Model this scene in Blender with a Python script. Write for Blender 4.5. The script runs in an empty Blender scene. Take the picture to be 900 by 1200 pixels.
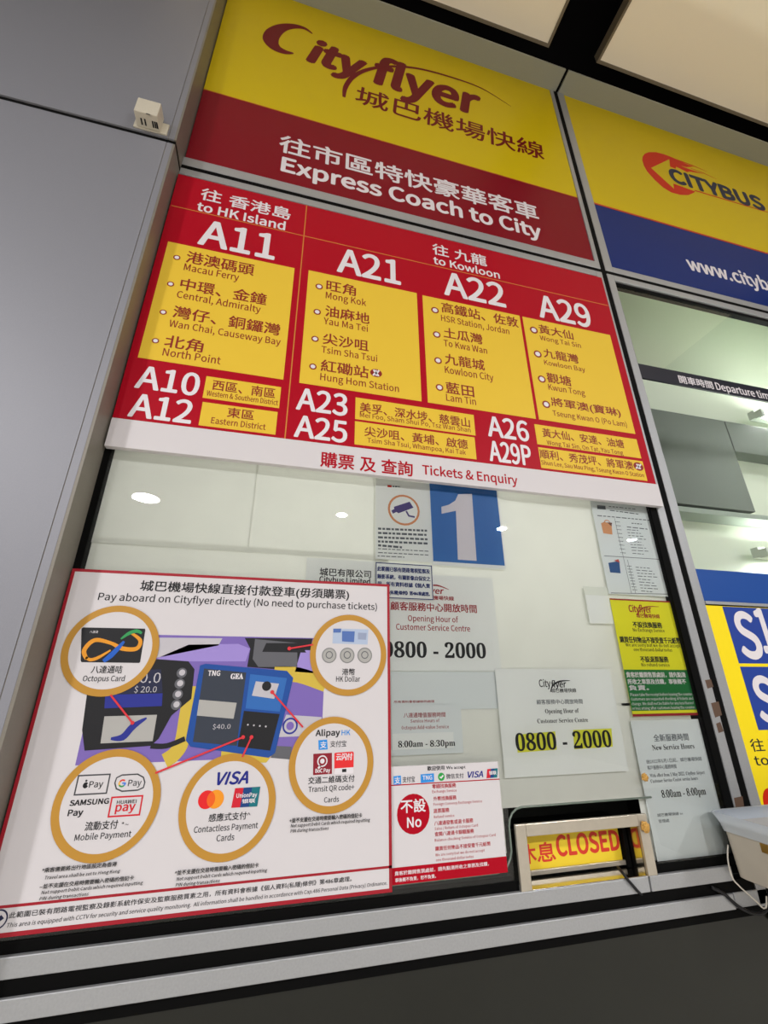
import bpy, bmesh, math, os, random
from mathutils import Vector, Matrix
random.seed(7)
S = bpy.context.scene
COL = S.collection
E = 1.5                                    # eye height of the photographer
# ---------------------------------------------------------------- camera
F = 506.8                                  # focal length in pixels of a 900 x 1200 frame
RR = ((0.96988036, -0.2435416, -0.00442438),   # camera right
      (0.08684258, 0.36269813, -0.92785151),   # camera down
      (0.22757516, 0.89952074, 0.37292358))    # camera forward
cam = bpy.data.cameras.new('camera')
cam.sensor_fit = 'HORIZONTAL'; cam.sensor_width = 36; cam.lens = F / 900 * 36
cam.clip_start = 0.02; cam.clip_end = 100
co = bpy.data.objects.new('camera', cam); COL.objects.link(co)
rt, dn, fw = (Vector(r) for r in RR)
m = Matrix((rt, -dn, -fw)).transposed().to_4x4(); m.translation = (0, -1, E)
co.matrix_world = m
S.camera = co
# ---------------------------------------------------------------- world, lamps, exposure
W = bpy.data.worlds.new('world'); S.world = W; W.use_nodes = True
W.node_tree.nodes['Background'].inputs[0].default_value = (1.0, 0.96, 0.93, 1)
W.node_tree.nodes['Background'].inputs[1].default_value = 0.13
S.view_settings.view_transform = 'Standard'; S.view_settings.look = 'None'
S.view_settings.exposure = -0.28; S.view_settings.gamma = 1.0; S.view_settings.use_curve_mapping = False
def lamp(name, loc, size, power, col=(1, .988, .99), rot=(0, 0, 0), shape='DISK', sy=None):
    l = bpy.data.lights.new(name, 'AREA'); l.shape = shape; l.size = size
    if sy: l.size_y = sy
    l.energy = power; l.color = col
    o = bpy.data.objects.new(name, l); COL.objects.link(o); o.location = loc; o.rotation_euler = rot
    return o
# the hall's row of round downlights (the glass mirrors them) and the nearer one on the left
for k, x in enumerate((-5.1, -2.1, 1.0, 4.05, 7.0)):
    lamp('hall_downlight', (x, -5.93, 2.75 + E), .38 if k == 1 else .17, 165)
lamp('near_area_light', (-3.6, -3.9, 2.75 + E), .42, 270)
lamp('near_area_light', (3.5, -4.2, 2.75 + E), .42, 170)  # added light without a seen source, balances the brighter left side
# added, unseen backlight that brightens the film lining the ticket window
lamp('film_backlight', (.35, .40, .75 + E), 1.35, 17, (1, .985, .96), (-math.pi / 2, 0, 0), 'RECTANGLE', 1.4)
# ---------------------------------------------------------------- photo pixel -> point on the plane Y, and helpers
def at(x, y, Y=0.0):
    d = [RR[0][i] * (x - 450) / F + RR[1][i] * (y - 600) / F + RR[2][i] for i in range(3)]
    t = (1 + Y) / d[1]
    return (d[0] * t, d[2] * t + E)
def x_on(u, Y, Z):
    k = (u - 450) / F; y = Y + 1; z = Z - E
    return (k * (RR[2][1] * y + RR[2][2] * z) - RR[0][1] * y - RR[0][2] * z) / (RR[0][0] - k * RR[2][0])
def z_on(v, Y, X):
    k = (v - 600) / F; y = Y + 1
    return (k * (RR[2][0] * X + RR[2][1] * y) - RR[1][0] * X - RR[1][1] * y) / (RR[1][2] - k * RR[2][2]) + E
def lin(c):
    c /= 255.0
    return c / 12.92 if c <= .04045 else ((c + .055) / 1.055) ** 2.4
MATS = {}
def M(name, r, g, b, rough=.55, metal=0.0, spec=.35, grain=0.0, gscale=400, bump=0.0, emit=0.0):
    if name in MATS: return MATS[name]
    mt = bpy.data.materials.new(name); mt.use_nodes = True; nt = mt.node_tree
    p = nt.nodes['Principled BSDF']; c = (lin(r), lin(g), lin(b), 1)
    p.inputs['Base Color'].default_value = c; p.inputs['Roughness'].default_value = rough
    p.inputs['Metallic'].default_value = metal; p.inputs['Specular IOR Level'].default_value = spec
    if emit:
        p.inputs['Emission Color'].default_value = c; p.inputs['Emission Strength'].default_value = emit
    if grain or bump:
        tc = nt.nodes.new('ShaderNodeTexCoord'); nz = nt.nodes.new('ShaderNodeTexNoise')
        nz.inputs['Scale'].default_value = gscale; nz.inputs['Detail'].default_value = 4
        nt.links.new(tc.outputs['Object'], nz.inputs['Vector'])
        if grain:
            mx = nt.nodes.new('ShaderNodeMix'); mx.data_type = 'RGBA'
            mx.inputs[6].default_value = tuple(v * (1 - grain) for v in c[:3]) + (1,)
            mx.inputs[7].default_value = tuple(min(1, v * (1 + grain)) for v in c[:3]) + (1,)
            nt.links.new(nz.outputs['Fac'], mx.inputs[0]); nt.links.new(mx.outputs[2], p.inputs['Base Color'])
        if bump:
            bp = nt.nodes.new('ShaderNodeBump'); bp.inputs['Strength'].default_value = bump; bp.inputs['Distance'].default_value = .002
            nt.links.new(nz.outputs['Fac'], bp.inputs['Height']); nt.links.new(bp.outputs[0], p.inputs['Normal'])
    MATS[name] = mt
    return mt
def see_through(mt, share):
    nt = mt.node_tree; p = nt.nodes['Principled BSDF']; o = nt.nodes['Material Output']
    tl = nt.nodes.new('ShaderNodeBsdfTranslucent'); tl.inputs[0].default_value = p.inputs['Base Color'].default_value
    mx = nt.nodes.new('ShaderNodeMixShader'); mx.inputs[0].default_value = share
    nt.links.new(p.outputs[0], mx.inputs[1]); nt.links.new(tl.outputs[0], mx.inputs[2]); nt.links.new(mx.outputs[0], o.inputs[0])
    return mt
def glass_mat(name, tint, refl=1.0, rough=0.0):
    mt = bpy.data.materials.new(name); mt.use_nodes = True; nt = mt.node_tree; nt.nodes.clear()
    o = nt.nodes.new('ShaderNodeOutputMaterial'); mix = nt.nodes.new('ShaderNodeMixShader')
    tr = nt.nodes.new('ShaderNodeBsdfTransparent'); tr.inputs[0].default_value = tint + (1,)
    gl = nt.nodes.new('ShaderNodeBsdfGlossy'); gl.inputs['Roughness'].default_value = rough
    fr = nt.nodes.new('ShaderNodeFresnel'); fr.inputs[0].default_value = 1.5
    ml = nt.nodes.new('ShaderNodeMath'); ml.operation = 'MULTIPLY'; ml.inputs[1].default_value = refl
    nt.links.new(fr.outputs[0], ml.inputs[0]); nt.links.new(ml.outputs[0], mix.inputs[0])
    nt.links.new(tr.outputs[0], mix.inputs[1]); nt.links.new(gl.outputs[0], mix.inputs[2]); nt.links.new(mix.outputs[0], o.inputs[0])
    return mt
# ---- fonts: the lettering uses the typefaces that come with Blender itself
def font_probe(font):
    c = bpy.data.curves.new('probe', 'FONT'); c.body = 'H'
    if font: c.font = font
    o = bpy.data.objects.new('probe', c); COL.objects.link(o)
    ev = o.evaluated_get(bpy.context.evaluated_depsgraph_get()); me = ev.to_mesh()
    h = max(v.co.y for v in me.vertices); ev.to_mesh_clear(); bpy.data.objects.remove(o); return h
SANS = None
try:
    SANS = bpy.data.fonts.load(os.path.join(bpy.utils.system_resource('DATAFILES', path='fonts'), 'Noto Sans CJK Regular.woff2'))
    CAP = font_probe(SANS)
except Exception:
    SANS = None; CAP = font_probe(None)
SER_CAP = .676
def serif(s):
    o = ''
    for ch in s:
        if ch.isdigit(): o += chr(0x1d7ce + int(ch))
        elif 'A' <= ch <= 'Z': o += chr(0x1d400 + ord(ch) - 65)
        elif 'a' <= ch <= 'z': o += chr(0x1d41a + ord(ch) - 97)
        else: o += ch
    return o
def text_mesh(s, font, res, shear):
    c = bpy.data.curves.new('type', 'FONT'); c.body = s; c.resolution_u = res; c.shear = shear
    if font: c.font = font
    o = bpy.data.objects.new('type', c)
    me = o.to_mesh()
    vs = [(v.co.x, v.co.y) for v in me.vertices]; fs = [tuple(p.vertices) for p in me.polygons]
    o.to_mesh_clear(); bpy.data.objects.remove(o); bpy.data.curves.remove(c)
    return vs, fs
class MB:
    """collects geometry of one part, then links it as ONE mesh object"""
    def __init__(s, Y=0.0): s.v = []; s.f = []; s.mi = []; s.mats = []; s.Y = Y; s.k = 1.0
    def mat(s, m):
        if m not in s.mats: s.mats.append(m)
        return s.mats.index(m)
    def face(s, pts, m):
        n = len(s.v); s.v += pts; s.f.append(tuple(range(n, n + len(pts)))); s.mi.append(s.mat(m))
    def box(s, x0, x1, y0, y1, z0, z1, m):
        n = len(s.v)
        s.v += [(x, y, z) for z in (z0, z1) for y in (y0, y1) for x in (x0, x1)]
        for q in ((0, 2, 3, 1), (4, 5, 7, 6), (0, 1, 5, 4), (2, 6, 7, 3), (0, 4, 6, 2), (1, 3, 7, 5)):
            s.f.append(tuple(n + i for i in q)); s.mi.append(s.mat(m))
    # printing on the plane s.Y, lay = how many ink layers in front of it
    def y(s, lay): return s.Y - .00015 * lay
    def wpoly(s, pts, m, lay=1): s.face([(x, s.y(lay), z) for x, z in pts], m)
    def poly(s, pts, m, lay=1): s.wpoly([at(x, y, s.Y) for x, y in pts], m, lay)
    def wrect(s, x0, x1, z0, z1, m, lay=1):
        x0, x1, z0, z1 = x0 * s.k, x1 * s.k, (z0 - E) * s.k + E, (z1 - E) * s.k + E; s.wpoly([(x0, z0), (x1, z0), (x1, z1), (x0, z1)], m, lay)
    def rect(s, tl, br, m, lay=1):
        a, b = at(*tl, s.Y), at(*br, s.Y); s.wrect(a[0], b[0], b[1], a[1], m, lay)
    def wdisc(s, cx, cz, rx, m, lay=1, rz=None, n=32, a0=0, a1=360):
        rz = rz or rx; k = [math.radians(a0 + (a1 - a0) * i / n) for i in range(n + (a1 - a0 < 360))]
        s.wpoly([(cx + rx * math.cos(a), cz + rz * math.sin(a)) for a in k], m, lay)
    def disc(s, x, y, r, m, lay=1, ry=None):
        c = at(x, y, s.Y); w = (at(x + r, y, s.Y)[0] - at(x - r, y, s.Y)[0]) / 2
        s.wdisc(c[0], c[1], w, m, lay, rz=w * (ry / r) if ry else None, n=24)
    def wring(s, cx, cz, r0, r1, m, lay=1, n=48):
        for i in range(n):
            a, b = 2 * math.pi * i / n, 2 * math.pi * (i + 1) / n
            s.wpoly([(cx + r0 * math.cos(a), cz + r0 * math.sin(a)), (cx + r1 * math.cos(a), cz + r1 * math.sin(a)),
                     (cx + r1 * math.cos(b), cz + r1 * math.sin(b)), (cx + r0 * math.cos(b), cz + r0 * math.sin(b))], m, lay)
    def wstroke(s, pts, w, m, lay=1):
        """ribbon through world points; w is one width or a width per point"""
        ws = w if isinstance(w, (list, tuple)) else [w] * len(pts); L = []; Rr = []
        for i, (x, z) in enumerate(pts):
            a = pts[max(0, i - 1)]; b = pts[min(len(pts) - 1, i + 1)]
            dx, dz = b[0] - a[0], b[1] - a[1]; d = math.hypot(dx, dz) or 1
            nx, nz = -dz / d * ws[i] / 2, dx / d * ws[i] / 2
            L.append((x + nx, z + nz)); Rr.append((x - nx, z - nz))
        for i in range(len(pts) - 1): s.wpoly([L[i], L[i + 1], Rr[i + 1], Rr[i]], m, lay)
    def stroke(s, pts, w, m, lay=1, smooth=0):
        p = [at(x, y, s.Y) for x, y in pts]
        if smooth: p, w = spline(p, w, smooth)
        s.wstroke(p, w, m, lay)
    def frame(s, tl, br, w, m, lay=1):
        a, b = at(*tl, s.Y), at(*br, s.Y); s.wframe(a[0], b[0], b[1], a[1], w, m, lay)
    def wframe(s, x0, x1, z0, z1, w, m, lay=1):
        s.wrect(x0, x1, z1 - w, z1, m, lay); s.wrect(x0, x1, z0, z0 + w, m, lay)
        s.wrect(x0, x0 + w, z0 + w, z1 - w, m, lay); s.wrect(x1 - w, x1, z0 + w, z1 - w, m, lay)
    def text(s, t, xl, yl, xr, h, m, bold=0.0, ser=False, shear=0.0, lay=3, res=2, rot=0.0):
        """t's ink runs from pixel (xl, yl) - bottom left - to pixel column xr, h pixels tall (capitals, or the whole ink of Chinese)"""
        cjk = any(ord(c) > 0x2e80 and ord(c) < 0xffff for c in t)
        vs, fs = text_mesh(serif(t) if ser else t, None if ser or cjk else SANS, res, shear)
        if not vs: return
        x0 = min(v[0] for v in vs); x1 = max(v[0] for v in vs)
        y0 = min(v[1] for v in vs) if cjk else 0.0
        y1 = max(v[1] for v in vs) if cjk else (SER_CAP if ser else CAP)
        X0, Z0 = at(xl, yl, s.Y); Z1 = z_on(yl - h, s.Y, X0); sy = (Z1 - Z0) / (y1 - y0)
        X1 = x_on(xr, s.Y, Z0) if xr else X0 + sy * (x1 - x0)
        sx = (X1 - X0) / (x1 - x0); H = Z1 - Z0; b = bold * H * .33; ca, sa = math.cos(rot), math.sin(rot)
        cop = [(0, 0)] if not bold else [(0, 0), *[(b * math.cos(q * math.pi / 4), b * math.sin(q * math.pi / 4)) for q in range(8)]] if res > 3 else [(0, 0), (-b, -b * .6), (b, -b * .6), (-b, b * .6), (b, b * .6)]
        if bold: sx *= max(.5, 1 - 2 * b / (X1 - X0))
        for k, (ox, oz) in enumerate(cop):
            n = len(s.v); ey = s.y(lay) - 1e-5 * k
            for a, c in vs:
                px, pz = (a - x0) * sx + ox + (b if bold else 0), (c - y0) * sy + oz
                s.v.append((X0 + px * ca - pz * sa, ey, Z0 + px * sa + pz * ca))
            i = s.mat(m)
            for f in fs: s.f.append(tuple(n + q for q in f)); s.mi.append(i)
    def tube(s, pts, r, m, n=8):
        P = [Vector(p) for p in pts]; rings = []
        for i, p in enumerate(P):
            d = (P[min(i + 1, len(P) - 1)] - P[max(i - 1, 0)]).normalized()
            u = d.orthogonal().normalized() if i == 0 else (u - d * u.dot(d)).normalized()
            w = d.cross(u); b = len(s.v)
            s.v += [tuple(p + r * (math.cos(2 * math.pi * k / n) * u + math.sin(2 * math.pi * k / n) * w)) for k in range(n)]; rings.append(b)
        i = s.mat(m)
        for a, b in zip(rings, rings[1:]):
            for k in range(n): s.f.append((a + k, a + (k + 1) % n, b + (k + 1) % n, b + k)); s.mi.append(i)
        s.f.append(tuple(rings[0] + k for k in reversed(range(n)))); s.mi.append(i)
        s.f.append(tuple(rings[-1] + k for k in range(n))); s.mi.append(i)
    def build(s, name, parent=None, bevel=0.0, smooth=False, fix=False):
        me = bpy.data.meshes.new(name); me.from_pydata(s.v, [], s.f)
        for mt in s.mats: me.materials.append(mt)
        me.polygons.foreach_set('material_index', s.mi)
        if smooth: me.polygons.foreach_set('use_smooth', [True] * len(s.f))
        if fix:
            bm = bmesh.new(); bm.from_mesh(me); bmesh.ops.recalc_face_normals(bm, faces=bm.faces); bm.to_mesh(me); bm.free()
        me.update()
        o = bpy.data.objects.new(name, me); COL.objects.link(o)
        if bevel:
            b = o.modifiers.new('bevel', 'BEVEL'); b.width = bevel; b.segments = 2; b.limit_method = 'ANGLE'
        if parent is not None:
            o.parent = parent; o.matrix_parent_inverse = parent.matrix_world.inverted()
        return o
def spline(p, w, k):
    """Catmull-Rom through p, k points a span; widths follow"""
    ws = w if isinstance(w, (list, tuple)) else [w] * len(p); out = []; ow = []
    q = [p[0]] + list(p) + [p[-1]]
    for i in range(1, len(q) - 2):
        for j in range(k):
            t = j / k
            out.append(tuple(.5 * (2 * b + (c - a) * t + (2 * a - 5 * b + 4 * c - d) * t * t + (3 * b - a - 3 * c + d) * t ** 3)
                             for a, b, c, d in zip(q[i - 1], q[i], q[i + 1], q[i + 2])))
            ow.append(ws[i - 1] * (1 - t) + ws[i] * t)
    out.append(tuple(p[-1])); ow.append(ws[-1])
    return out, ow
def tag(o, label, cat, group=None):
    o['label'] = label; o['category'] = cat
    if group: o['group'] = group
    return o
def root(name, loc):
    o = bpy.data.objects.new(name, None); COL.objects.link(o); o.location = loc; o.empty_display_size = .05
    o.matrix_world = Matrix.Translation(loc); return o
def thing(name, loc, label, cat, group=None): return tag(root(name, loc), label, cat, group)
def struct(o): o['kind'] = 'structure'; return o
# ---------------------------------------------------------------- materials
RED = M('sign_red', 172, 8, 32, .45, spec=.1); CRIM = M('crimson_vinyl', 128, 12, 30, .4, spec=.1); YEL = M('route_yellow', 230, 192, 62, .45, spec=.1)
GOLDL = M('gold_line', 205, 130, 50); WHT = M('white_ink', 226, 220, 224, .5); DRED = M('maroon_ink', 138, 28, 18)
HYEL = M('header_yellow', 210, 184, 16, .4, spec=.1); MAR = M('maroon_logo', 112, 12, 24, .4, spec=.1)
BLUE = M('header_blue', 16, 42, 112, .4, spec=.1); NAVY = M('navy_ink', 24, 30, 66); LRED = M('logo_red', 206, 42, 22, .4, spec=.1)
ALU = M('brushed_aluminium', 164, 165, 167, .42, .35, .5, .12, 260); RUB = M('black_rubber', 7, 7, 7, .7, spec=.08)
BLK = M('black_ink', 22, 22, 26); PAPER = M('white_paper', 240, 243, 240, .7, spec=.2); PAPER2 = M('grey_white_paper', 226, 232, 232, .7, spec=.2)
FILM = M('white_film', 245, 246, 240, .6, grain=.06, gscale=14); POST = M('poster_white', 212, 207, 209, .5, spec=.2)
see_through(FILM, .35)
CLAD = M('grey_cladding', 136, 136, 143, .5, .15, .5, .10, 900, .05); CLADS = M('cladding_return', 128, 122, 112, .5, .15, .5, .08, 300)
DARK = M('dark_void', 10, 9, 9, .8, spec=.1); LOWER = M('dark_glossy_panel', 26, 27, 22, .3, 0, .35, .15, 12)
SOF = M('soffit_grey', 150, 150, 136, .6, grain=.06, gscale=300); CEIL = M('ceiling_cream', 250, 238, 215, .7, grain=.05, gscale=500)
CEILT = M('ceiling_trim', 120, 108, 88, .5); GLS = glass_mat('window_glass', (.99, .995, .985), 1.0, .0)
XL, XR = -.411, 1.131                      # clear width of the ticket window
# ---------------------------------------------------------------- setting: ground, ceiling, walls
b = MB(); b.box(-7, 7, -9, .5, -.05, 0, M('floor_granite', 205, 200, 190, .35, 0, .5, .15, 60)); struct(b.build('floor'))
def ceil_panel(name, x0, x1, y0, y1, z):
    r = struct(root(name, (x0, y1, z)))
    b = MB(); b.box(x0 + .012, x1 - .012, y0 + .012, y1 - .012, z - .004, z + .004, CEIL); b.build('panel_face', r)
    b = MB()
    for q in ((x0, x1, y1 - .012, y1), (x0, x1, y0, y0 + .012), (x0, x0 + .012, y0 + .012, y1 - .012), (x1 - .012, x1, y0 + .012, y1 - .012)):
        b.box(*q, z - .01, z + .05, CEILT)
    b.build('panel_rim', r)
zc = 2.95 + E
ceil_panel('ceiling_panel', -.75, 1.083, -1.9, -.102, zc)
ceil_panel('ceiling_panel', 1.352, 3.6, -1.9, -.112, zc)
b = MB(); b.box(-4, 6, -2.2, .6, zc + .3, zc + .34, DARK); struct(b.build('ceiling'))
zs = 2.832 + E                             # soffit strip over the signs, bent out of the wall
b = MB()
for x0, x1 in ((-2, 1.174), (1.19, 4.2)): b.box(x0, x1, -.086, .03, zs, zs + .012, SOF); b.box(x0, x1, .01, .03, zs + .012, zc + .1, DARK)
b.box(-2, 4.2, -.05, .02, zs + .013, zs + .03, DARK)
struct(b.build('trim_1', bevel=.0015))
# left cladding: two boxed panels that stand 75 mm proud of the glass
wl = struct(root('wall_left', (-.45, 0, 0)))
zj = 1.529 + E
for z0, z1 in ((0, zj - .010), (zj + .010, 5.0)):
    b = MB(); b.box(-2.6, -.4345, -.075, .06, z0, z1, CLAD); b.box(-.4325, -.417, -.075, .06, z0, z1, CLAD)
    b.box(-.4345, -.4325, -.0735, .06, z0, z1, CLADS)
    b.box(-.417, XL, -.0745, .06, z0, z1, CLADS); b.build('cladding_panel', wl)
b = MB(); b.box(-2.6, XL - .002, -.070, .05, zj - .012, zj + .012, RUB); b.build('joint_seal', wl)
# dark wall below the sill and dark back of the booth
b = MB(); b.box(XL, 1.17, .012, .05, 0, 1.03, LOWER); b.box(1.19, 3.2, .012, .05, 0, 1.03, LOWER)
struct(b.build('wall_front'))
b = MB(); b.box(XL - .02, 1.174, .42, .44, .9, 3.1, M('booth_dark', 22, 23, 22, .8)); b.box(XL - .02, 1.174, .06, .42, 1.0, 1.06, M('booth_dark', 22, 23, 22, .8))
b.box(1.172, 1.19, .05, .44, .9, 3.1, DARK); struct(b.build('wall_back'))
# ---------------------------------------------------------------- window frames
def bars(b, x0, x1, z0, z1, w, top=True, bottom=True):
    b.box(x0, x0 + w, 0, .03, z0, z1, ALU); b.box(x1 - w, x1, 0, .03, z0, z1, ALU)
    if top: b.box(x0 + w, x1 - w, 0, .03, z1 - w, z1, ALU)
    if bottom: b.box(x0 + w, x1 - w, 0, .03, z0, z0 + w, ALU)
zg0, zg1 = 1.538 + E, 1.556 + E            # the gap between the two rows
w1 = struct(root('window_1', (.36, 0, E)))
b = MB()
b.box(1.131, 1.160, 0, .03, -.47 + E, zg0, ALU); b.box(XL, 1.131, 0, .03, 1.509 + E, zg0, ALU)     # post and head of the ticket window
b.build('frame', w1, bevel=.0015)
b = MB(); b.box(1.160, 1.183, .002, .03, 1.0, 2.832 + E, RUB); b.box(XL, 1.160, .002, .03, zg0, zg1, RUB); b.build('gap_seal', w1)
b = MB(); b.box(1.107, 1.131, .003, .03, -.39 + E, 1.509 + E, RUB); b.box(XL, XL + .014, .003, .03, -.39 + E, 1.5 + E, RUB)
b.box(XL, .535, .004, .03, -.388 + E, -.372 + E, RUB); b.box(.868, 1.131, .004, .03, -.388 + E, -.372 + E, RUB); b.build('gasket', w1)
b = MB()                                   # rust and tape left on the post
for pts in (((826, 797), (833, 796), (836, 805), (829, 807)), ((833, 824), (842, 822), (846, 838), (838, 841)), ((839, 848), (844, 846), (848, 857), (842, 859)), ((860, 935), (870, 933), (872, 945), (862, 946))):
    b.poly(pts, M('old_adhesive', 92, 70, 56), 2)
b.build('adhesive_mark', w1)
b = MB()                                   # frame around the upper sign
b.box(XL, 1.160, 0, .03, zg1, 1.594 + E, ALU); b.box(1.140, 1.160, 0, .03, 1.594 + E, zs, ALU); b.build('head_frame', w1, bevel=.0015)
# glass of the ticket window: big pane with the hatch opening cut out of its foot
b = MB(.006)
zt, zb = 1.509 + E, -.372 + E
hx0, hz = .527, -.246 + E                  # hatch opening
b.wrect(XL + .012, hx0, zb, zt, GLS, 0); b.wrect(hx0, 1.104, hz, zt, GLS, 0); b.wrect(.882, 1.104, zb, hz, GLS, 0)
b.build('glass_pane', w1)
EDGE = M('glass_edge', 110, 122, 112, .25, spec=.6)
b = MB()
arc = [(.9, hz), (.56, hz)] + [(.56 - .034 * math.sin(a), hz - .034 + .034 * math.cos(a)) for a in (math.pi / 8 * k for k in range(1, 5))] + [(.526, zb + .05)]
arc += [(.49 + .034 * math.cos(a), zb + .05 - .034 * math.sin(a)) for a in (math.pi / 8 * k for k in range(1, 5))] + [(-.3, zb + .016)]
b.tube([(x, .006, z) for x, z in arc], .0022, EDGE); b.build('glass_edge', w1, smooth=True)
# white film and papers that line the inside of the glass
for k, (x0, x1, z0, z1) in enumerate(((-.398, -.070, .292, 1.5), (-.073, .234, .292, 1.5), (.231, 1.104, -.05, 1.5), (-.398, .27, -.371, .306), (.235, .523, -.33, -.044), (.520, .882, -.25, -.044), (.880, 1.09, -.372, -.044))):
    b = MB(); b.box(x0, x1, .022 + .0012 * (k % 4), .0228 + .0012 * (k % 4), z0 + E, z1 + E, FILM); b.build('window_lining', w1)
# ---------------------------------------------------------------- sill rails
b = MB(); b.box(XL, .842, -.004, .03, -.4155 + E, -.388 + E, ALU); b.box(.846, 1.071, -.004, .03, -.4155 + E, -.388 + E, ALU)
struct(b.build('trim_2', bevel=.0015))
b = MB(); b.box(XL, 1.058, -.004, .03, -.466 + E, -.438 + E, ALU); b.box(1.064, 1.16, .0, .03, -.466 + E, -.438 + E, ALU)
struct(b.build('trim_3', bevel=.0015))
b = MB(); b.box(XL, 1.16, .002, .03, -.438 + E, -.4155 + E, RUB); b.box(XL, 1.16, .006, .03, -.485 + E, -.466 + E, RUB); struct(b.build('trim_4'))
# ---------------------------------------------------------------- window on the right, lit from inside
w2 = struct(root('window_2', (1.9, 0, E)))
b = MB()
b.box(1.183, 1.215, 0, .03, -.5 + E, zg0, ALU); b.box(1.215, 3.2, 0, .03, 1.509 + E, zg0, ALU)
b.box(1.183, 1.2205, 0, .03, zg1, zs, ALU); b.box(1.2205, 3.2, 0, .03, zg1, 1.586 + E, ALU); b.build('frame', w2, bevel=.0015)
b = MB(); b.box(1.183, 3.2, .002, .03, zg0, zg1, RUB); b.box(1.215, 3.2, .008, .03, 1.494 + E, 1.509 + E, RUB); b.build('gasket', w2)
b = MB(.012); b.wrect(1.215, 3.2, -.4 + E, 1.5 + E, GLS, 0); b.build('glass_pane', w2)
b = MB(); b.box(1.216, 3.2, -.002, .011, .217 + E, .2255 + E, ALU); b.box(1.216, 3.2, .002, .011, .2145 + E, .2165 + E, RUB); b.build('transom', w2)
INT = M('booth_wall', 222, 228, 212, .6); DG = M('dark_cabinet', 104, 110, 104, .5)
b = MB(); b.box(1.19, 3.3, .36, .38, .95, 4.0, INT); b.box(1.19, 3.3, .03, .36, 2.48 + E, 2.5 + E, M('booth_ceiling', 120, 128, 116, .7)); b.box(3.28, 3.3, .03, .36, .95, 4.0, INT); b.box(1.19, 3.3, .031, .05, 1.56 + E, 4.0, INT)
b.box(1.20, 3.3, .03, .36, .95, .97, DG); struct(b.build('wall_right'))
# ---------------------------------------------------------------- inside the right booth
t = thing('wall_cabinet', (1.6, .3, .66 + E), 'dark grey cabinet behind the right glass below the black timetable strip', 'cabinet')
b = MB(); b.box(1.3, 1.985, .29, .358, .69 + E, 1.155 + E, DG); b.build('body', t, bevel=.003)
b = MB(); b.box(1.988, 3.2, .29, .358, .99 + E, 1.155 + E, DG); b.build('side_unit', t, bevel=.003)
b = MB(); b.box(1.25, 3.2, .27, .358, .645 + E, .668 + E, M('shelf_grey', 150, 160, 150, .5)); b.build('shelf', t, bevel=.002)
TUBE = M('lit_tube', 248, 255, 246, .4, emit=90)
def tube_lamp(x0, x1, y, z, label):
    t = thing('tube_lamp', (x0, y, z), label, 'lamp')
    b = MB(); b.tube([(x0 + .02, y, z), (x1 - .02, y, z)], .014, TUBE, 12); b.build('tube', t, smooth=True)
    b = MB(); b.box(x0, x1, y + .016, y + .045, z - .012, z + .03, M('lamp_body', 225, 230, 222)); b.build('housing', t)
    b = MB(); b.box(x0, x0 + .02, y - .016, y + .016, z - .018, z + .018, M('lamp_body', 225, 230, 222)); b.box(x1 - .02, x1, y - .016, y + .016, z - .018, z + .018, M('lamp_body', 225, 230, 222)); b.build('end_cap', t)
tube_lamp(2.21, 3.1, .28, 1.225 + E, 'lit tube lamp behind the right glass just under the black timetable strip')
tube_lamp(1.93, 3.1, .28, .50 + E, 'lit tube lamp behind the right glass just above the blue band')
# ---------------------------------------------------------------- upper signs
t = thing('header_sign', (.36, 0, 1.594 + E), 'yellow and crimson airport coach sign over the route board', 'sign')
Y0 = .004; zsp = at(450, (102.6 + (450 - 240) * (230 - 102.6) / 435))[1]
b = MB(); b.box(XL + .004, 1.140, Y0, Y0 + .02, zsp, zs, HYEL); b.build('yellow_panel', t)
b = MB(); b.box(XL + .004, 1.140, Y0, Y0 + .02, 1.594 + E, zsp - .004, CRIM); b.build('crimson_panel', t)
b = MB(); b.box(XL + .004, 1.140, Y0 - .001, Y0 + .02, zsp - .004, zsp, M('gold_edge', 190, 110, 30)); b.build('dividing_line', t)
b = MB(Y0)
b.text('ity', 358, 70, 430.5, 25, MAR, .2, shear=.28, res=6); b.text('flyer', 437, 96, 567, 30, MAR, .16, shear=.2, res=6)
b.stroke([(403, 114), (405, 102), (414, 90), (430, 82), (455, 78), (490, 80.5), (530, 91), (565, 104), (599, 125)], [.012, .02, .022, .02, .017, .015, .013, .009, .002], MAR, 4, 6)
g = lambda x, y: (280 + x / 2.368, y / 2.368)
b.stroke([g(204, 94), g(182, 79), g(152, 73), g(120, 77), g(96, 92), g(88, 112), g(100, 131), g(126, 144), g(152, 148)], [.006, .02, .034, .048, .062, .064, .052, .034, .006], MAR, 4, 6)
b.text('城巴機場快線', 416, 120, 639, 20.5, MAR, .035, shear=.08, res=4); b.build('logo', t)
b = MB(Y0); b.text('往市區特快豪華客車', 326, 177, 632.5, 19.8, WHT, .06, res=4); b.build('lettering', t); b = MB(Y0); b.text('Express Coach to City', 328.5, 199.5, 635.5, 15.5, WHT, .14, res=5); b.build('lettering', t)
t = thing('header_sign', (1.9, 0, 1.586 + E), 'yellow and blue bus company sign with red arrow mark over the right window', 'sign')
zb2 = at(730, 246)[1]
b = MB(); b.box(1.2205, 3.2, Y0, Y0 + .02, zb2, zs, HYEL); b.build('yellow_panel', t)
b = MB(); b.box(1.2205, 3.2, Y0, Y0 + .02, 1.586 + E, zb2 - .01, BLUE); b.build('blue_panel', t)
b = MB(); b.box(1.2205, 3.2, Y0 - .001, Y0 + .02, zb2 - .01, zb2, M('orange_line', 190, 60, 20)); b.build('dividing_line', t)
c = lambda x, y: (730 + x / 5.294, 150 + y / 5.294)
b = MB(Y0)
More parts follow.
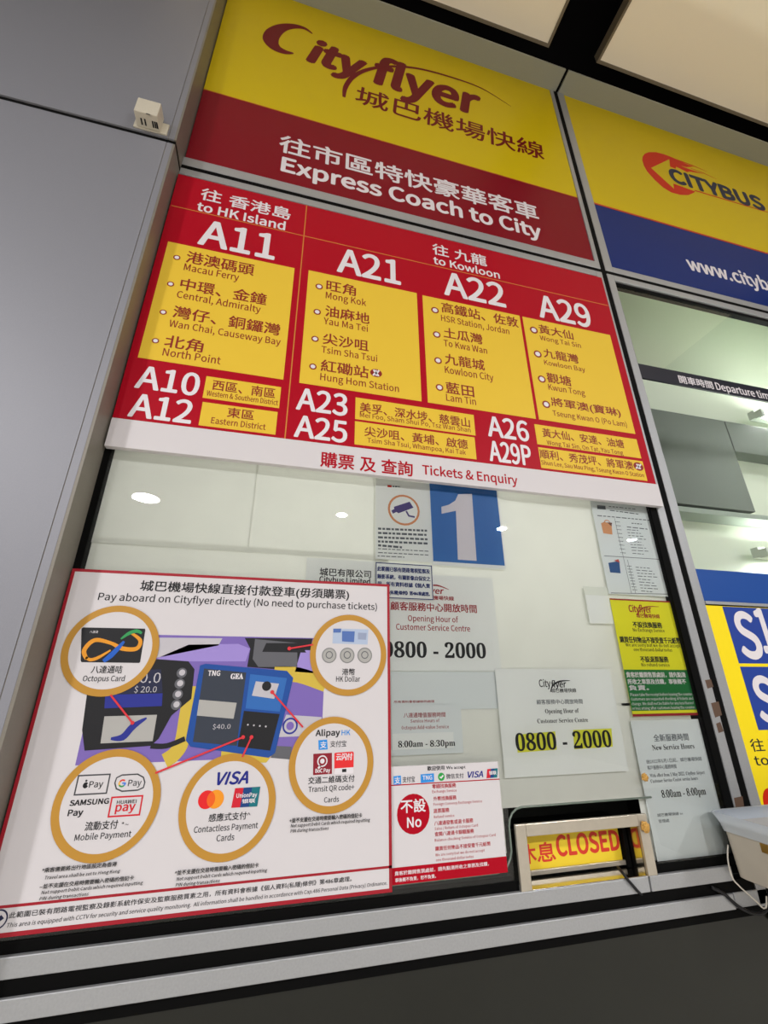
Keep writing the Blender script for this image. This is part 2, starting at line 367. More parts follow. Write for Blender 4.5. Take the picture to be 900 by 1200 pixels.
b.poly([c(*q) for q in ((120, 200), (122, 178), (135, 160), (160, 150), (205, 150), (255, 163), (300, 180), (345, 200), (400, 226), (440, 240), (395, 243), (360, 235), (430, 262), (500, 285), (410, 270), (400, 275), (330, 240), (310, 330), (420, 375), (455, 385), (440, 402), (405, 417), (355, 415), (300, 400), (250, 370), (200, 325), (150, 270), (130, 235))], LRED, 1)
b.poly([c(*q) for q in ((174, 248), (287, 194), (292, 240), (520, 330), (520, 420), (312, 345), (317, 378))], HYEL, 2)
b.stroke([c(330, 195), c(430, 232), c(520, 270)], [.006, .008, .002], LRED, 3); b.stroke([c(420, 250), c(500, 280), c(580, 318)], [.004, .006, .002], LRED, 3)
b.stroke([c(445, 388), c(900, 524)], [.010, .006], LRED, 3)
b.build('arrow_mark', t)
b = MB(Y0); b.text('CITYBUS', 787, 212, 898.5, 15.5, NAVY, .22, res=4, lay=5); b.build('lettering', t); b = MB(Y0); b.text('www.citybus.com.hk', 807.4, 315.5, 987, 15, WHT, .12, res=4); b.build('lettering', t)
# ---------------------------------------------------------------- route board
t = thing('route_board', (.36, -.012, .517 + E), 'large red and yellow coach route board listing stops', 'sign')
YB = -.014
xa, xb, za, zb = -.4065, 1.1355, .5095 + E, 1.484 + E
zw = (at(130, 490, YB)[1] + at(768, 567, YB)[1]) / 2
b = MB(); b.box(xa, xb, YB, -.001, zw, zb, RED); b.build('red_panel', t, bevel=.001)
b = MB(); b.box(xa, xb + .004, YB - .002, -.001, za, zw, POST); b.build('white_strip', t, bevel=.001)
b = MB(YB - .002); b.text('購票 及 查詢', 375, 546.5, 484, 17.5, RED, .06, res=4, lay=2); b.build('strip_lettering', t); b = MB(YB - .002); b.text('Tickets & Enquiry', 495, 555.5, 607, 10.5, RED, .08, res=4, lay=2); b.build('strip_lettering', t)
b = MB(YB)
zl = (at(200, 241, YB)[1] + at(713, 358, YB)[1]) / 2; xv = (at(360, 243, YB)[0] + at(333, 513, YB)[0]) / 2
b.wrect(xa + .004, xb - .004, zl - .0015, zl + .0015, GOLDL); b.wrect(xv - .0015, xv + .0015, zw, zb, GOLDL)
b.build('gold_rule', t)
b = MB(YB); b.text('往 香港島', 234, 233.3, 340, 13.5, WHT, .05, res=4); b.build('heading', t); b = MB(YB); b.text('to HK Island', 230, 246, 334, 9.2, WHT, .1, res=4); b.build('heading', t)
b = MB(YB); b.text('往 九龍', 507, 297.5, 571, 12.7, WHT, .05, res=4); b.build('heading', t); b = MB(YB); b.text('to Kowloon', 508, 308.7, 586, 8, WHT, .1, res=4); b.build('heading', t)
def number(s, xl, yl, xr, h):
    b = MB(YB); b.text(s, xl, yl, xr, h, WHT, .09, res=5); b.build('route_number', t)
for a in (('A11', 231, 285, 321.5, 28), ('A21', 394.5, 317.5, 470, 27), ('A22', 520.5, 344.5, 593.5, 26.5), ('A29', 632.5, 371, 694.5, 26),
          ('A10', 157, 453.5, 231.7, 25), ('A12', 149, 487, 223.5, 26), ('A23', 346.5, 479, 407, 24.5), ('A25', 344, 511, 406.7, 24.5), ('A26', 572, 510.5, 621, 23), ('A29P', 574, 539.5, 624, 23)): number(*a)
def panel(tl, br, rows, dots, metro=()):
    b = MB(YB); a, c = at(*tl, YB), at(*br, YB); b.box(a[0], c[0], YB - .0004, YB - .0001, c[1], a[1], YEL); p = b.build('stop_panel', t)
    for r in rows:
        if ord(r[0][0]) > 0x2e80: r = (r[0], r[1], r[2] - .6, r[3], r[4] * .93)
        b = MB(YB); b.text(*r, DRED, .045 if ord(r[0][0]) > 0x2e80 else .03, lay=5, res=2); b.build('stop_name', p)
    for x, y in dots:
        b = MB(YB); b.disc(x, y, 4.4, DRED, 5); b.disc(x, y, 2.8, WHT, 6); b.build('stop_dot', p)
    for x, y, r in metro:
        b = MB(YB); b.disc(x, y, r, DRED, 5, ry=r * .8)
        b.stroke([(x - r * .42, y - r * .55), (x - r * .1, y - r * .1), (x + r * .15, y - r * .05), (x + r * .5, y - r * .45)], .0055, WHT, 6, 4)
        b.stroke([(x - r * .5, y + r * .4), (x - r * .15, y + r * .05), (x + r * .1, y + r * .1), (x + r * .42, y + r * .55)], .0055, WHT, 6, 4); b.stroke([(x, y - r * .5), (x, y + r * .5)], .004, WHT, 6)
        b.build('railway_mark', p)
panel((197, 283), (332, 445), [('港澳碼頭', 217, 308, 297, 14.5), ('Macau Ferry', 215, 316.5, 279.5, 7.7), ('中環、金鐘', 210, 339.5, 311.7, 14.5), ('Central, Admiralty', 206.5, 348.5, 305, 7.7),
      ('灣仔、銅鑼灣', 201.5, 372.5, 327.7, 15), ('Wan Chai, Causeway Bay', 197.5, 382.5, 328.5, 7.7), ('北角', 191.5, 407, 237, 15.5), ('North Point', 190, 416.5, 258, 8.5)],
      [(207.3, 302), (200, 333), (191.3, 366), (182.3, 399.5)])
panel((361.7, 316.7), (494, 470.5), [('旺角', 382, 341, 417, 13.5), ('Mong Kok', 381.5, 349.5, 429, 7.5), ('油麻地', 380.7, 371, 433, 13.8), ('Yau Ma Tei', 379, 379.5, 431, 7.5),
      ('尖沙咀', 378, 403.5, 432, 14), ('Tsim Sha Tsui', 376.5, 413, 442, 7.5), ('紅磡站', 375.5, 435.3, 432, 14.7), ('Hung Hom Station', 375, 445.3, 467.5, 8)],
      [(374, 336), (371.7, 365.7), (369.2, 397.3), (366.7, 429.7)], [(440.7, 437.3, 7)])
panel((495, 346), (628, 491), [('高鐵站、佐敦', 517.5, 366.5, 608, 13), ('HSR Station, Jordan', 517, 376, 597, 7), ('土瓜灣', 520, 396, 566, 13), ('To Kwa Wan', 520, 405.3, 571, 7.3),
      ('九龍城', 521.5, 427, 568.5, 13.5), ('Kowloon City', 521.5, 437, 578.5, 8), ('藍田', 522.5, 461, 556, 14.3), ('Lam Tin', 523, 469.5, 558, 8)],
      [(509.7, 363.7), (511.7, 392.2), (513.3, 422.7), (515, 454.2)])
panel((612, 371), (744.6, 508.7), [('黃大仙', 632, 391, 672.5, 11.3), ('Wong Tai Sin', 633, 398.3, 681, 5.3), ('九龍灣', 637.5, 419.3, 678.7, 11.5), ('Kowloon Bay', 638, 427.3, 686, 5.6),
      ('觀塘', 641.5, 448.6, 670.3, 12.5), ('Kwun Tong', 643, 456.7, 686, 6.7), ('將軍澳(寶琳)', 646.7, 477.7, 728.5, 12.8), ('Tseung Kwan O (Po Lam)', 648, 487, 735, 6.2)],
      [(625.5, 387), (630, 415), (634.8, 444.4), (640, 474)])
panel((242, 440.8), (327, 478.5), [('西區、南區', 248, 457.3, 322, 12.7), ('Western & Southern District', 241.7, 463.5, 325.5, 6)], [])
panel((237.6, 471), (322.7, 509.5), [('東區', 265.5, 489.3, 297, 12.3), ('Eastern District', 247, 496, 311, 7)], [])
panel((416.7, 465.7), (557.3, 510.5), [('美孚、深水埗、慈雲山', 421.5, 483.5, 551, 12.5), ('Mei Foo, Sham Shui Po, Tsz Wan Shan', 421.7, 488.7, 551.5, 5.5)], [])
panel((416, 493.5), (558.5, 538.5), [('尖沙咀、黃埔、啟德', 427, 511.5, 548.5, 12.3), ('Tsim Sha Tsui, Whampoa, Kai Tak', 430.5, 518.5, 546, 5.5)], [])
panel((626, 497), (751.5, 537.3), [('黃大仙、安達、油塘', 636, 512.5, 732, 11.2), ('Wong Tai Sin, On Tat, Yau Tong', 641, 521, 730.5, 5.2)], [])
panel((630.5, 524), (758.7, 563.7), [('順利、秀茂坪、將軍澳', 633, 537.5, 743, 11.5), ('Shun Lee, Sau Mau Ping, Tseung Kwan O Station', 634.5, 544.3, 755, 5)], [], [(748, 546.8, 5.6)])
# ---------------------------------------------------------------- payment poster on the outside of the glass
GOLD = M('ring_gold', 188, 138, 52, .45); BORD = M('poster_border', 160, 20, 38, .5); ARR = M('arrow_red', 214, 50, 60)
t = thing('payment_poster', (-.07, -.004, -.364 + E), 'big white poster with red border, gold circles and a photo of card readers', 'poster')
YP = -.006
px0, px1, pz0, pz1 = -.407, .264, -.3625 + E, .226 + E
b = MB(); b.box(px0, px1, YP, -.001, pz0, pz1, POST); b.build('sheet', t, bevel=.0008)
b = MB(YP); b.wframe(px0, px1, pz0, pz1, .006, BORD); b.wrect(px0, px1, -.3255 + E, -.3215 + E, BORD); b.build('border', t)
b = MB(YP); b.text('城巴機場快線直接付款登車(毋須購票)', 163, 694, 409, 14, BLK, .05, res=3); b.text('Pay aboard on Cityflyer directly (No need to purchase tickets)', 114.5, 703, 441.7, 8.3, BLK, .03, res=4); b.build('title', t)
# printed photo
c = lambda x, y: (60 + x / 2.143, 650 + y / 2.143)
C = lambda *q: [c(*p) for p in q]
b = MB(YP)
PUR = M('print_purple', 122, 100, 176); LAV = M('print_lavender', 156, 136, 206); PDK = M('print_black', 26, 26, 30); PGR = M('print_grey', 96, 96, 102)
PLG = M('print_light_grey', 190, 186, 192); PYE = M('print_yellow', 206, 178, 66); PBL = M('print_reader_blue', 24, 74, 152); PB2 = M('print_reader_panel', 46, 104, 178)
SCR = M('print_screen_blue', 38, 46, 140); SC2 = M('print_screen_dark', 34, 38, 66); SIL = M('print_silver', 172, 170, 166); PSL = M('print_slate', 52, 58, 70)
bl = at(88, 897, YP); tr = at(382, 748, YP)
b.wrect(bl[0], tr[0], bl[1], tr[1], PUR)
b.poly(C((250, 208), (430, 210), (420, 228), (250, 262)), PLG, 2)
b.poly(C((262, 262), (345, 226), (470, 224), (500, 236), (488, 268), (380, 268), (348, 268)), LAV, 2)
b.poly(C((486, 209), (656, 211), (640, 300), (600, 292), (590, 290), (492, 282), (500, 236)), PDK, 2)
b.poly(C((512, 212), (618, 222), (618, 282), (520, 282), (506, 262)), PGR, 3); b.poly(C((540, 222), (628, 222), (640, 246), (530, 244)), PDK, 4)
b.poly(C((628, 240), (690, 240), (690, 300), (612, 294)), LAV, 3)
b.stroke(C((560, 300), (620, 302), (690, 326)), .03, PYE, 3, 4)
b.stroke(C((352, 330), (340, 400), (328, 470), (310, 500), (285, 518)), .026, PYE, 3, 5)
b.poly(C((90, 350), (120, 300), (262, 262), (345, 268), (360, 288), (352, 362), (302, 404), (270, 462), (250, 480), (84, 492), (78, 440)), PDK, 4)
b.poly(C((170, 290), (276, 288), (280, 346), (138, 352), (140, 330)), SC2, 5); b.poly(C((136, 352), (280, 348), (278, 380), (134, 386)), SCR, 5)
b.poly(C((134, 406), (266, 402), (255, 468), (124, 474)), SIL, 5); b.stroke(C((150, 462), (180, 458), (205, 432), (240, 410)), [.004, .012, .012, .003], SCR, 6, 5)
for x, y in ((328, 297), (323, 324), (318, 351), (314, 377)): b.disc(*c(x, y), 6, PGR, 5); b.disc(*c(x + 1, y - 1), 3.6, PLG, 6)
b.poly(C((374, 278), (388, 274), (592, 292), (608, 310), (562, 498), (546, 510), (350, 482), (338, 466)), PBL, 6)
b.poly(C((384, 286), (490, 296), (466, 480), (356, 470)), PSL, 7); b.poly(C((372, 364), (466, 372), (458, 412), (366, 404)), SIL, 8)
b.poly(C((500, 300), (592, 310), (574, 394), (488, 386)), PB2, 7); b.poly(C((514, 318), (572, 324), (560, 362), (504, 354)), PLG, 8); b.disc(*c(541, 330), 5.4, PDK, 9)
b.poly(C((484, 392), (574, 400), (550, 492), (468, 482)), PDK, 7)
for k in range(4): b.disc(*c(494 + k * 15, 427 + k * 1.5), 1, PLG, 8)
b.poly(C((590, 402), (680, 408), (660, 455), (570, 458)), PLG, 3); b.disc(*c(600, 430), 9, SCR, 4); b.disc(*c(600, 430), 7, PLG, 5); b.disc(*c(600, 430), 4.5, PUR, 6)
b.poly(C((428, 488), (556, 502), (540, 522), (425, 522)), PYE, 4); b.poly(C((560, 480), (604, 482), (600, 514), (552, 510)), PGR, 4)
b.stroke(C((250, 480), (290, 480), (336, 462)), .009, PDK, 5, 4)
b.text('0.0', *c(222, 322), c(273, 0)[0], 12, PLG, lay=7); b.text('$ 20.0', *c(208, 346), c(264, 0)[0], 7, PLG, lay=7)
b.text('TNG', *c(393, 304), c(424, 0)[0], 6, WHT, .12, lay=9); b.text('GEA', *c(450, 312), c(482, 0)[0], 6, WHT, .1, ser=True, lay=9); b.text('$40.0', *c(405, 438), c(450, 0)[0], 5.5, PLG, lay=9)
bp = b.build('bus_photo', t)
def ring(cx, cz, name='payment_circle'):
    b = MB(YP); b.wdisc(cx * .994, cz * .994 + E, .0755, POST, 11, n=56); b.wring(cx * .994, cz * .994 + E, .0727, .0853, GOLD, 12, 64); return b
TX = dict(lay=14, res=3)
# transit card
b = ring(-.3045, .069)
b.poly(C((77, 186), (80, 183), (236, 186), (237, 190), (224, 270), (221, 272), (77, 270), (75, 266)), PDK, 13)
b.stroke(C((90, 262), (84, 240), (110, 215), (150, 222), (180, 236), (215, 236), (224, 215), (200, 196)), [.006, .008, .008, .006, .008, .008, .007, .004], M('ribbon_orange', 226, 148, 34), 14, 6)
b.stroke(C((176, 212), (196, 198), (216, 192), (228, 198)), [.003, .007, .007, .004], M('ribbon_green', 50, 150, 84), 15, 5)
b.stroke(C((132, 268), (150, 254), (168, 236), (184, 218)), [.007, .010, .009, .004], M('ribbon_blue', 30, 92, 190), 15, 5)
b.stroke(C((88, 258), (100, 264), (120, 258), (150, 240)), [.004, .006, .006, .003], M('ribbon_orange', 226, 148, 34), 14, 5)
b.text('八達通', *c(97, 197), c(118, 0)[0], 3, WHT, **TX)
b.text('八達通咭', 106.5, 789, 143, 9, BLK, .04, **TX); b.text('Octopus Card', 97, 798.3, 146, 6.4, BLK, .03, **TX); b.build('payment_circle', t)
# cash
b = ring(.1705, .066)
b.poly(C((708, 186), (796, 188), (794, 226), (706, 223)), M('banknote', 176, 190, 214), 13); b.poly(C((730, 192), (762, 193), (760, 220), (730, 218)), M('banknote_blue', 82, 112, 176), 14)
b.poly(C((708, 186), (728, 186), (727, 196), (708, 196)), M('banknote_blue', 82, 112, 176), 14)
b.poly(C((770, 196), (792, 197), (790, 214), (770, 213)), M('banknote_grey', 150, 160, 186), 14)
for x in (698, 743, 787):
    b.disc(*c(x, 253), 8.6, M('coin_rim', 130, 130, 130), 13); b.disc(*c(x, 253), 7.4, SIL, 14); b.disc(*c(x, 252), 4.2, PGR, 15); b.disc(*c(x, 252), 3.2, SIL, 16)
b.text('港幣', 400.5, 791.3, 415.7, 7.8, BLK, .04, **TX); b.text('HK Dollar', 393.6, 798.8, 421.7, 6.2, BLK, .03, **TX); b.build('payment_circle', t)
# phone payment
m3 = lambda x, y: (x / 3, 850 + y / 3)
b = ring(-.2565, -.192)
LG = M('logo_outline', 70, 70, 74)
b.frame(m3(276, 174), m3(377, 240), .0022, LG, 13); b.frame(m3(393, 250), m3(493, 316), .0025, M('pay_red', 206, 26, 44), 13)
rr = [m3(430, 174), m3(485, 171), m3(505, 182), m3(510, 200), m3(505, 218), m3(485, 227), m3(430, 231), m3(410, 222), m3(405, 202), m3(411, 184), m3(430, 174)]
b.stroke(rr, .0022, LG, 13)
b.disc(*m3(302, 210), 3.1, BLK, 13, ry=3.4); b.disc(*m3(311, 208), 1.2, POST, 14); b.stroke([m3(303, 197), m3(307, 191)], .003, BLK, 13)
b.text('Pay', *m3(313, 218), m3(362, 0)[0], 7.3, BLK, .04, **TX); b.text('Pay', *m3(450, 213), m3(497, 0)[0], 7.3, LG, .04, **TX)
gx, gz = at(*m3(431, 203), YP)
for a0, a1, col in ((45, 150, (222, 60, 46)), (150, 210, (240, 180, 20)), (210, 315, (46, 150, 76)), (315, 365, (58, 120, 220))):
    k = [math.radians(a0 + (a1 - a0) * i / 8) for i in range(9)]
    b.wstroke([(gx + .0050 * math.cos(a), gz + .0050 * math.sin(a)) for a in k], .0024, M('dial_%d' % a0, *col), 13)
b.wrect(gx, gx + .0055, gz - .001, gz + .0012, M('dial_315', 58, 120, 220), 14)
b.text('SAMSUNG', *m3(245, 282), m3(383, 0)[0], 6.3, BLK, .16, **TX); b.text('Pay', *m3(238, 318), m3(292, 0)[0], 7.2, BLK, .14, **TX)
b.text('HUAWEI', *m3(411, 276), m3(480, 0)[0], 4.2, BLK, .08, **TX); b.text('pay', *m3(405, 302), m3(475, 0)[0], 10, M('pay_red', 206, 26, 44), .1, **TX)
b.text('流動支付', *m3(297, 370), m3(413, 0)[0], 10.5, BLK, .04, **TX); b.text('*~', *m3(426, 358), m3(452, 0)[0], 6, BLK, **TX); b.text('Mobile Payment', *m3(262, 405), m3(461, 0)[0], 7.3, BLK, .03, **TX); b.build('payment_circle', t)
# contactless cards
m4 = lambda x, y: (200 + x / 3.214, 850 + y / 3.214)
VIS = M('card_navy', 26, 34, 130)
def union(b, p0, p1, p2, p3, lay):
    """slanted red, blue and teal card mark inside a quad (tl, tr, br, bl)"""
    lp = lambda a, c, s: (a[0] + (c[0] - a[0]) * s, a[1] + (c[1] - a[1]) * s)
    for s0, s1, col in ((0, .4, (206, 24, 46)), (.34, .72, (18, 62, 124)), (.68, 1, (10, 112, 122))):
        b.poly([lp(p0, p1, s0), lp(p0, p1, s1), lp(p3, p2, s1), lp(p3, p2, s0)], M('card_%d' % col[0], *col), lay + int(s0 * 5))
b = ring(-.0505, -.207)
b.text('VISA', *m4(172, 223), m4(292, 0)[0], 14, VIS, .14, shear=.25, lay=14, res=4)
b.disc(*m4(136, 279), 9.9, M('card_scarlet', 226, 30, 34), 13); b.disc(*m4(169, 277), 9.9, M('card_amber', 240, 150, 30), 14)
a0, a1 = at(*m4(136, 279), YP), at(*m4(169, 277), YP); d = (a1[0] - a0[0]) / 2; rr_ = (at(*m4(168, 279), YP)[0] - at(*m4(104, 279), YP)[0]) / 2; cz = (a0[1] + a1[1]) / 2; cx = (a0[0] + a1[0]) / 2
th = math.acos(min(1, d / rr_)); pts = [(cx - d + rr_ * math.cos(th * k / 6), cz + rr_ * math.sin(th * k / 6)) for k in range(-6, 7)] + [(cx + d - rr_ * math.cos(th * k / 6), cz - rr_ * math.sin(th * k / 6)) for k in range(-5, 6)]
b.wpoly(pts, M('card_orange', 236, 96, 24), 15)
union(b, m4(243, 236), m4(338, 230), m4(326, 304), m4(228, 310), 13)
b.text('UnionPay', *m4(247, 272), m4(325, 0)[0], 5, WHT, .1, lay=18); b.text('银联', *m4(268, 293), m4(318, 0)[0], 5, WHT, .1, lay=18)
b.text('感應式支付', *m4(142, 363), m4(285, 0)[0], 9.5, BLK, .04, **TX); b.text('^', *m4(286, 345), m4(300, 0)[0], 5, BLK, **TX)
b.text('Contactless Payment', *m4(87, 404), m4(328, 0)[0], 7.3, BLK, .03, **TX); b.text('Cards', *m4(172, 436), m4(239, 0)[0], 7.3, BLK, .03, **TX); b.build('payment_circle', t)
# code payment
b = ring(.1415, -.1455)
LB = M('logo_sky_blue', 40, 140, 220)
b.text('Alipay', *m4(545, 40), m4(637, 0)[0], 7, BLK, .12, **TX); b.text('HK', *m4(643, 37), m4(676, 0)[0], 6, LB, .06, **TX)
b.poly([m4(556, 56), m4(589, 53), m4(591, 90), m4(557, 92)], LB, 13); b.text('支', *m4(562, 86), m4(586, 0)[0], 8, WHT, .06, **TX); b.text('支付宝', *m4(600, 82), m4(661, 0)[0], 7.5, LG, .03, **TX)
b.poly([m4(537, 107), m4(607, 103), m4(607, 182), m4(536, 187)], M('app_maroon', 138, 22, 40), 13); b.disc(*m4(571, 134), 6, WHT, 14); b.disc(*m4(571, 134), 4.6, M('app_maroon', 138, 22, 40), 15); b.disc(*m4(571, 134), 2.6, WHT, 16)
b.stroke([m4(565, 150), m4(555, 162)], .004, WHT, 14)
b.text('BoC Pay', *m4(544, 178), m4(600, 0)[0], 4.5, WHT, .12, **TX)
b.poly([m4(616, 106), m4(620, 103), m4(685, 98), m4(689, 102), m4(688, 178), m4(684, 181), m4(620, 184), m4(616, 180)], M('app_red', 226, 40, 44), 13); b.text('云闪付', *m4(622, 132), m4(684, 0)[0], 8, WHT, .1, **TX)
b.poly([m4(617, 162), m4(688, 157), m4(688, 178), m4(684, 181), m4(620, 184), m4(616, 180)], WHT, 14); b.poly([m4(645, 164), m4(661, 163), m4(661, 175), m4(645, 176)], PDK, 15)
b.text('交通二維碼支付', *m4(517, 221), m4(692, 0)[0], 8.3, BLK, .04, **TX); b.text('Transit QR code+', *m4(518, 251), m4(691, 0)[0], 6.3, BLK, .03, **TX); b.text('Cards', *m4(577, 290), m4(633, 0)[0], 6, BLK, .03, **TX); b.build('payment_circle', t)
# thin red pointers from the circles to the readers
for p, q in (((150, 352), (205, 422)), ((632, 433), (555, 345)), ((262, 548), (482, 458)), ((480, 508), (503, 458)), ((658, 226), (598, 236))):
    b = MB(YP); b.stroke(C(p, q), .0032, ARR, 17); b.disc(*c(*q), 2.2, ARR, 18); b.build('pointer', t)
def note(*rows):
    b = MB(YP)
    for s, x, y, xr, h in rows: b.text(s, x, y, xr, h, BLK, .07, lay=16, res=1, shear=.1 if ord(s[2]) < 0x2e80 else 0)
    b.build('footnote', t)
note(('*乘客需要將出行地區設定為香港', 49.5, 1022.3, 137, 5.8), ('Travel area shall be set to Hong Kong', 52.7, 1030, 141, 4))
note(('~並不支援在交易時需要輸入密碼的借記卡', 46.7, 1041.3, 157, 5.8), ('Not support Debit Cards which required inputting', 49, 1047.3, 167.7, 4), ('PIN during transactions', 46.7, 1054.5, 104.3, 4))
note(('^並不支援在交易時需要輸入密碼的借記卡', 204.7, 1025.3, 303, 5.8), ('Not support Debit Cards which required inputting', 207, 1031.5, 313, 4), ('PIN during transactions', 206, 1038.5, 257.6, 4))
note(('+並不支援在交易時需要輸入密碼的借記卡', 339, 964, 424, 5.6), ('Not support Debit Cards which required inputting', 340.6, 969.3, 433.3, 3.8), ('PIN during transactions', 340.2, 975.4, 385, 3.8))
b = MB(YP)
b.text('此範圍已裝有閉路電視監察及錄影系統作保安及監察服務質素之用，所有資料會根據《個人資料(私隱)條例》第486章處理。', 9.5, 1077.5, 412, 8.5, BLK, .03, res=2)
b.text('This area is equipped with CCTV for security and service quality monitoring.  All information shall be handled in accordance with Cap.486 Personal Data (Privacy) Ordinance.', 7.5, 1087, 453.5, 5.2, BLK, .02, res=2, shear=.1)
b.disc(-2, 1077.5, 11, NAVY, 3); b.disc(-2, 1077.5, 9.2, POST, 4); b.poly([(-6, 1077), (2, 1072), (5, 1076), (-2, 1081)], NAVY, 5)
b.build('security_line', t)
# ---------------------------------------------------------------- notices behind the glass
def sheet(name, x0, x1, z0, z1, y, label, mat=None, cat='notice', group=None, th=.0006):
    """sheet of paper whose printed face is the plane y; returns its root-mesh and a printer"""
    k = 1 + y; b = MB(); b.box(x0 * k, x1 * k, y, y + th, z0 * k + E, z1 * k + E, mat or PAPER); o = b.build(name); tag(o, label, cat, group)
    b = MB(y); b.k = k
    return o, b
MRED = M('notice_red', 160, 30, 40); GREY = M('faded_ink', 92, 98, 104); TAPE = M('tape_film', 232, 236, 226, .25, spec=.6)
def lines(b, rows, m, w=.0016, lay=2, dash=.75):
    """rows of print too small to read, as broken rules between two pixels"""
    for xa, ya, xb, yb in rows:
        n = max(3, int((xb - xa) / 5)); k = 0.0
        while k < 1:
            e = min(1, k + dash / n * random.uniform(.6, 1.5)); b.stroke([(xa + (xb - xa) * k, ya + (yb - ya) * k), (xa + (xb - xa) * e, ya + (yb - ya) * e)], w, m, lay); k = e + .25 / n
# security camera notice
o, b = sheet('camera_notice', .231, .381, .289, .509, .018, 'white notice with a purple camera in an orange ring beside the blue number sheet')
b.disc(473.3, 597.6, 18.6, M('ring_orange', 214, 140, 92), 1); b.disc(473.3, 597.6, 16.2, PAPER, 2)
PV = M('camera_purple', 74, 62, 124)
b.poly([(458.5, 598.5), (462, 596.5), (461.5, 594), (480, 588), (484.5, 595), (467, 601.5), (464.5, 600), (460.5, 602)], PV, 3); b.stroke([(476, 599), (479, 604.5), (486, 606)], .005, PV, 3)
b.build('camera_sign', o)
b = MB(.018)
for k, y in enumerate((619.5, 624.5, 629.6, 634.5, 639)): lines(b, [(443, y, 501 - (30 if k == 4 else 0), y + 2.5)], GREY, .0055, 2, .8)
lines(b, [(443, 643, 502, 646), (443, 647.5, 502, 650.5), (442.5, 651.5, 474, 653)], GREY, .0022)
b.stroke([(454, 569.6), (459, 569.9)], .006, LRED, 2); lines(b, [(460, 570, 469, 570.5)], GREY, .004); b.build('print', o)
# blue number one
o, b = sheet('number_sheet', .378, .585, .283, .515, .0166, 'blue sheet with a large white figure 1 under the route board')
b.wrect(.381, .581, .2925 + E, .515 + E, M('number_blue', 40, 108, 182, .45), 1); b.build('blue_field', o)
b = MB(.0166); q = lambda x, y: (360 + x / 3.4615, 540 + y / 3.4615)
b.poly([q(*p) for p in ((544, 187), (575, 178), (600, 162), (612, 136), (668, 134), (687, 406), (611, 401), (603, 203), (545, 215))], WHT, 3); b.build('figure', o)
# blue framed strip
o, b = sheet('framed_notice', .2305, .3775, .193, .2815, .0146, 'white strip with a blue frame and bold blue print under the camera notice')
b.wframe(.2315, .3765, .194 + E, .2805 + E, .0022, M('frame_blue', 24, 42, 110), 1); b.build('frame_line', o)
b = MB(.0146); NB = M('frame_blue', 24, 42, 110)
for s, x, y, xr in (('此範圍已裝有閉路電視監察及', 442, 669, 504), ('錄影系統，有關影像由保安之', 442, 678, 504.5), ('用，所有資料根據《個人資', 442, 686.5, 504), ('料(私隱)條例》第486章處理。', 452, 697, 504)): b.text(s, x, y, xr, 5.5, NB, .12, lay=2, res=1)
b.build('print', o)
# company name strip
o, b = sheet('name_strip', .065, .229, .215, .281, .019, 'white paper strip with black company lettering above the payment poster')
b.text('城巴有限公司', 374.3, 674.3, 434.7, 9, BLK, .06, lay=2, res=3); b.text('Citybus Limited', 374, 682.3, 433.7, 7, BLK, .08, lay=2, res=3); b.build('print', o)
# opening hours, maroon print
o, b = sheet('hours_notice', .262, .541, .031, .257, .0175, 'white opening hours notice with maroon print beside the payment poster')
b.text('Cityflyer', 478, 694.2, 520.3, 7, MRED, .12, shear=.15, lay=2); b.text('城巴機場快線', 495, 702.3, 532, 5, MRED, .08, lay=2); b.stroke([(492, 697), (500, 688), (512, 686), (526, 691)], [.002, .004, .004, .001], MRED, 2, 4)
b.text('顧客服務中心開放時間', 457.5, 714.7, 559, 10, MRED, .07, lay=2, res=3); b.text('Opening Hour of', 478, 727.7, 537, 6.7, MRED, .05, lay=2); b.text('Customer Service Centre', 464, 737.8, 551, 6.9, MRED, .05, lay=2); b.build('print', o)
b = MB(); b.box(.263, .536, .0169, .0174, .034 + E, .116 + E, PAPER); p = b.build('hours_patch', o)
b = MB(.0169); b.text('0800 - 2000', 448.5, 770, 570, 17.5, BLK, .04, ser=True, lay=2, res=4); b.build('hours', p)
o, b = sheet('blank_sheet', .262, .532, -.05, .030, .020, 'plain white sheet under the maroon opening hours notice', PAPER2, 'paper')
b.text('所有資料會根據條例處理', 461.7, 824, 509, 3, MRED, .05, lay=2, res=1); b.build('print', o)
# add value service hours
o, b = sheet('service_notice', .266, .430, -.137, -.040, .0165, 'small notice reading 8:00am beside the payment poster above the red circle sign', PAPER2)
b.text('八達通增值服務時間', 473, 841.2, 522, 5.8, MRED, .03, lay=2, res=2); b.text('Service Hours of', 481, 847, 515, 4, MRED, .03, lay=2, res=1); b.text('Octopus Add-value Service', 470.3, 855, 526, 4.2, MRED, .03, lay=2, res=1); b.build('print', o)
b = MB(); b.box(.273, .415, .0158, .0164, -.128 + E, -.097 + E, PAPER); p = b.build('hours_patch', o)
b = MB(.0158); b.text('8:00am -', 466.6, 875.9, 501, 7, BLK, .03, ser=True, lay=2, res=3); b.text('8:30pm', 504, 875, 533.5, 7, BLK, .03, ser=True, lay=2, res=3); b.build('hours', p)
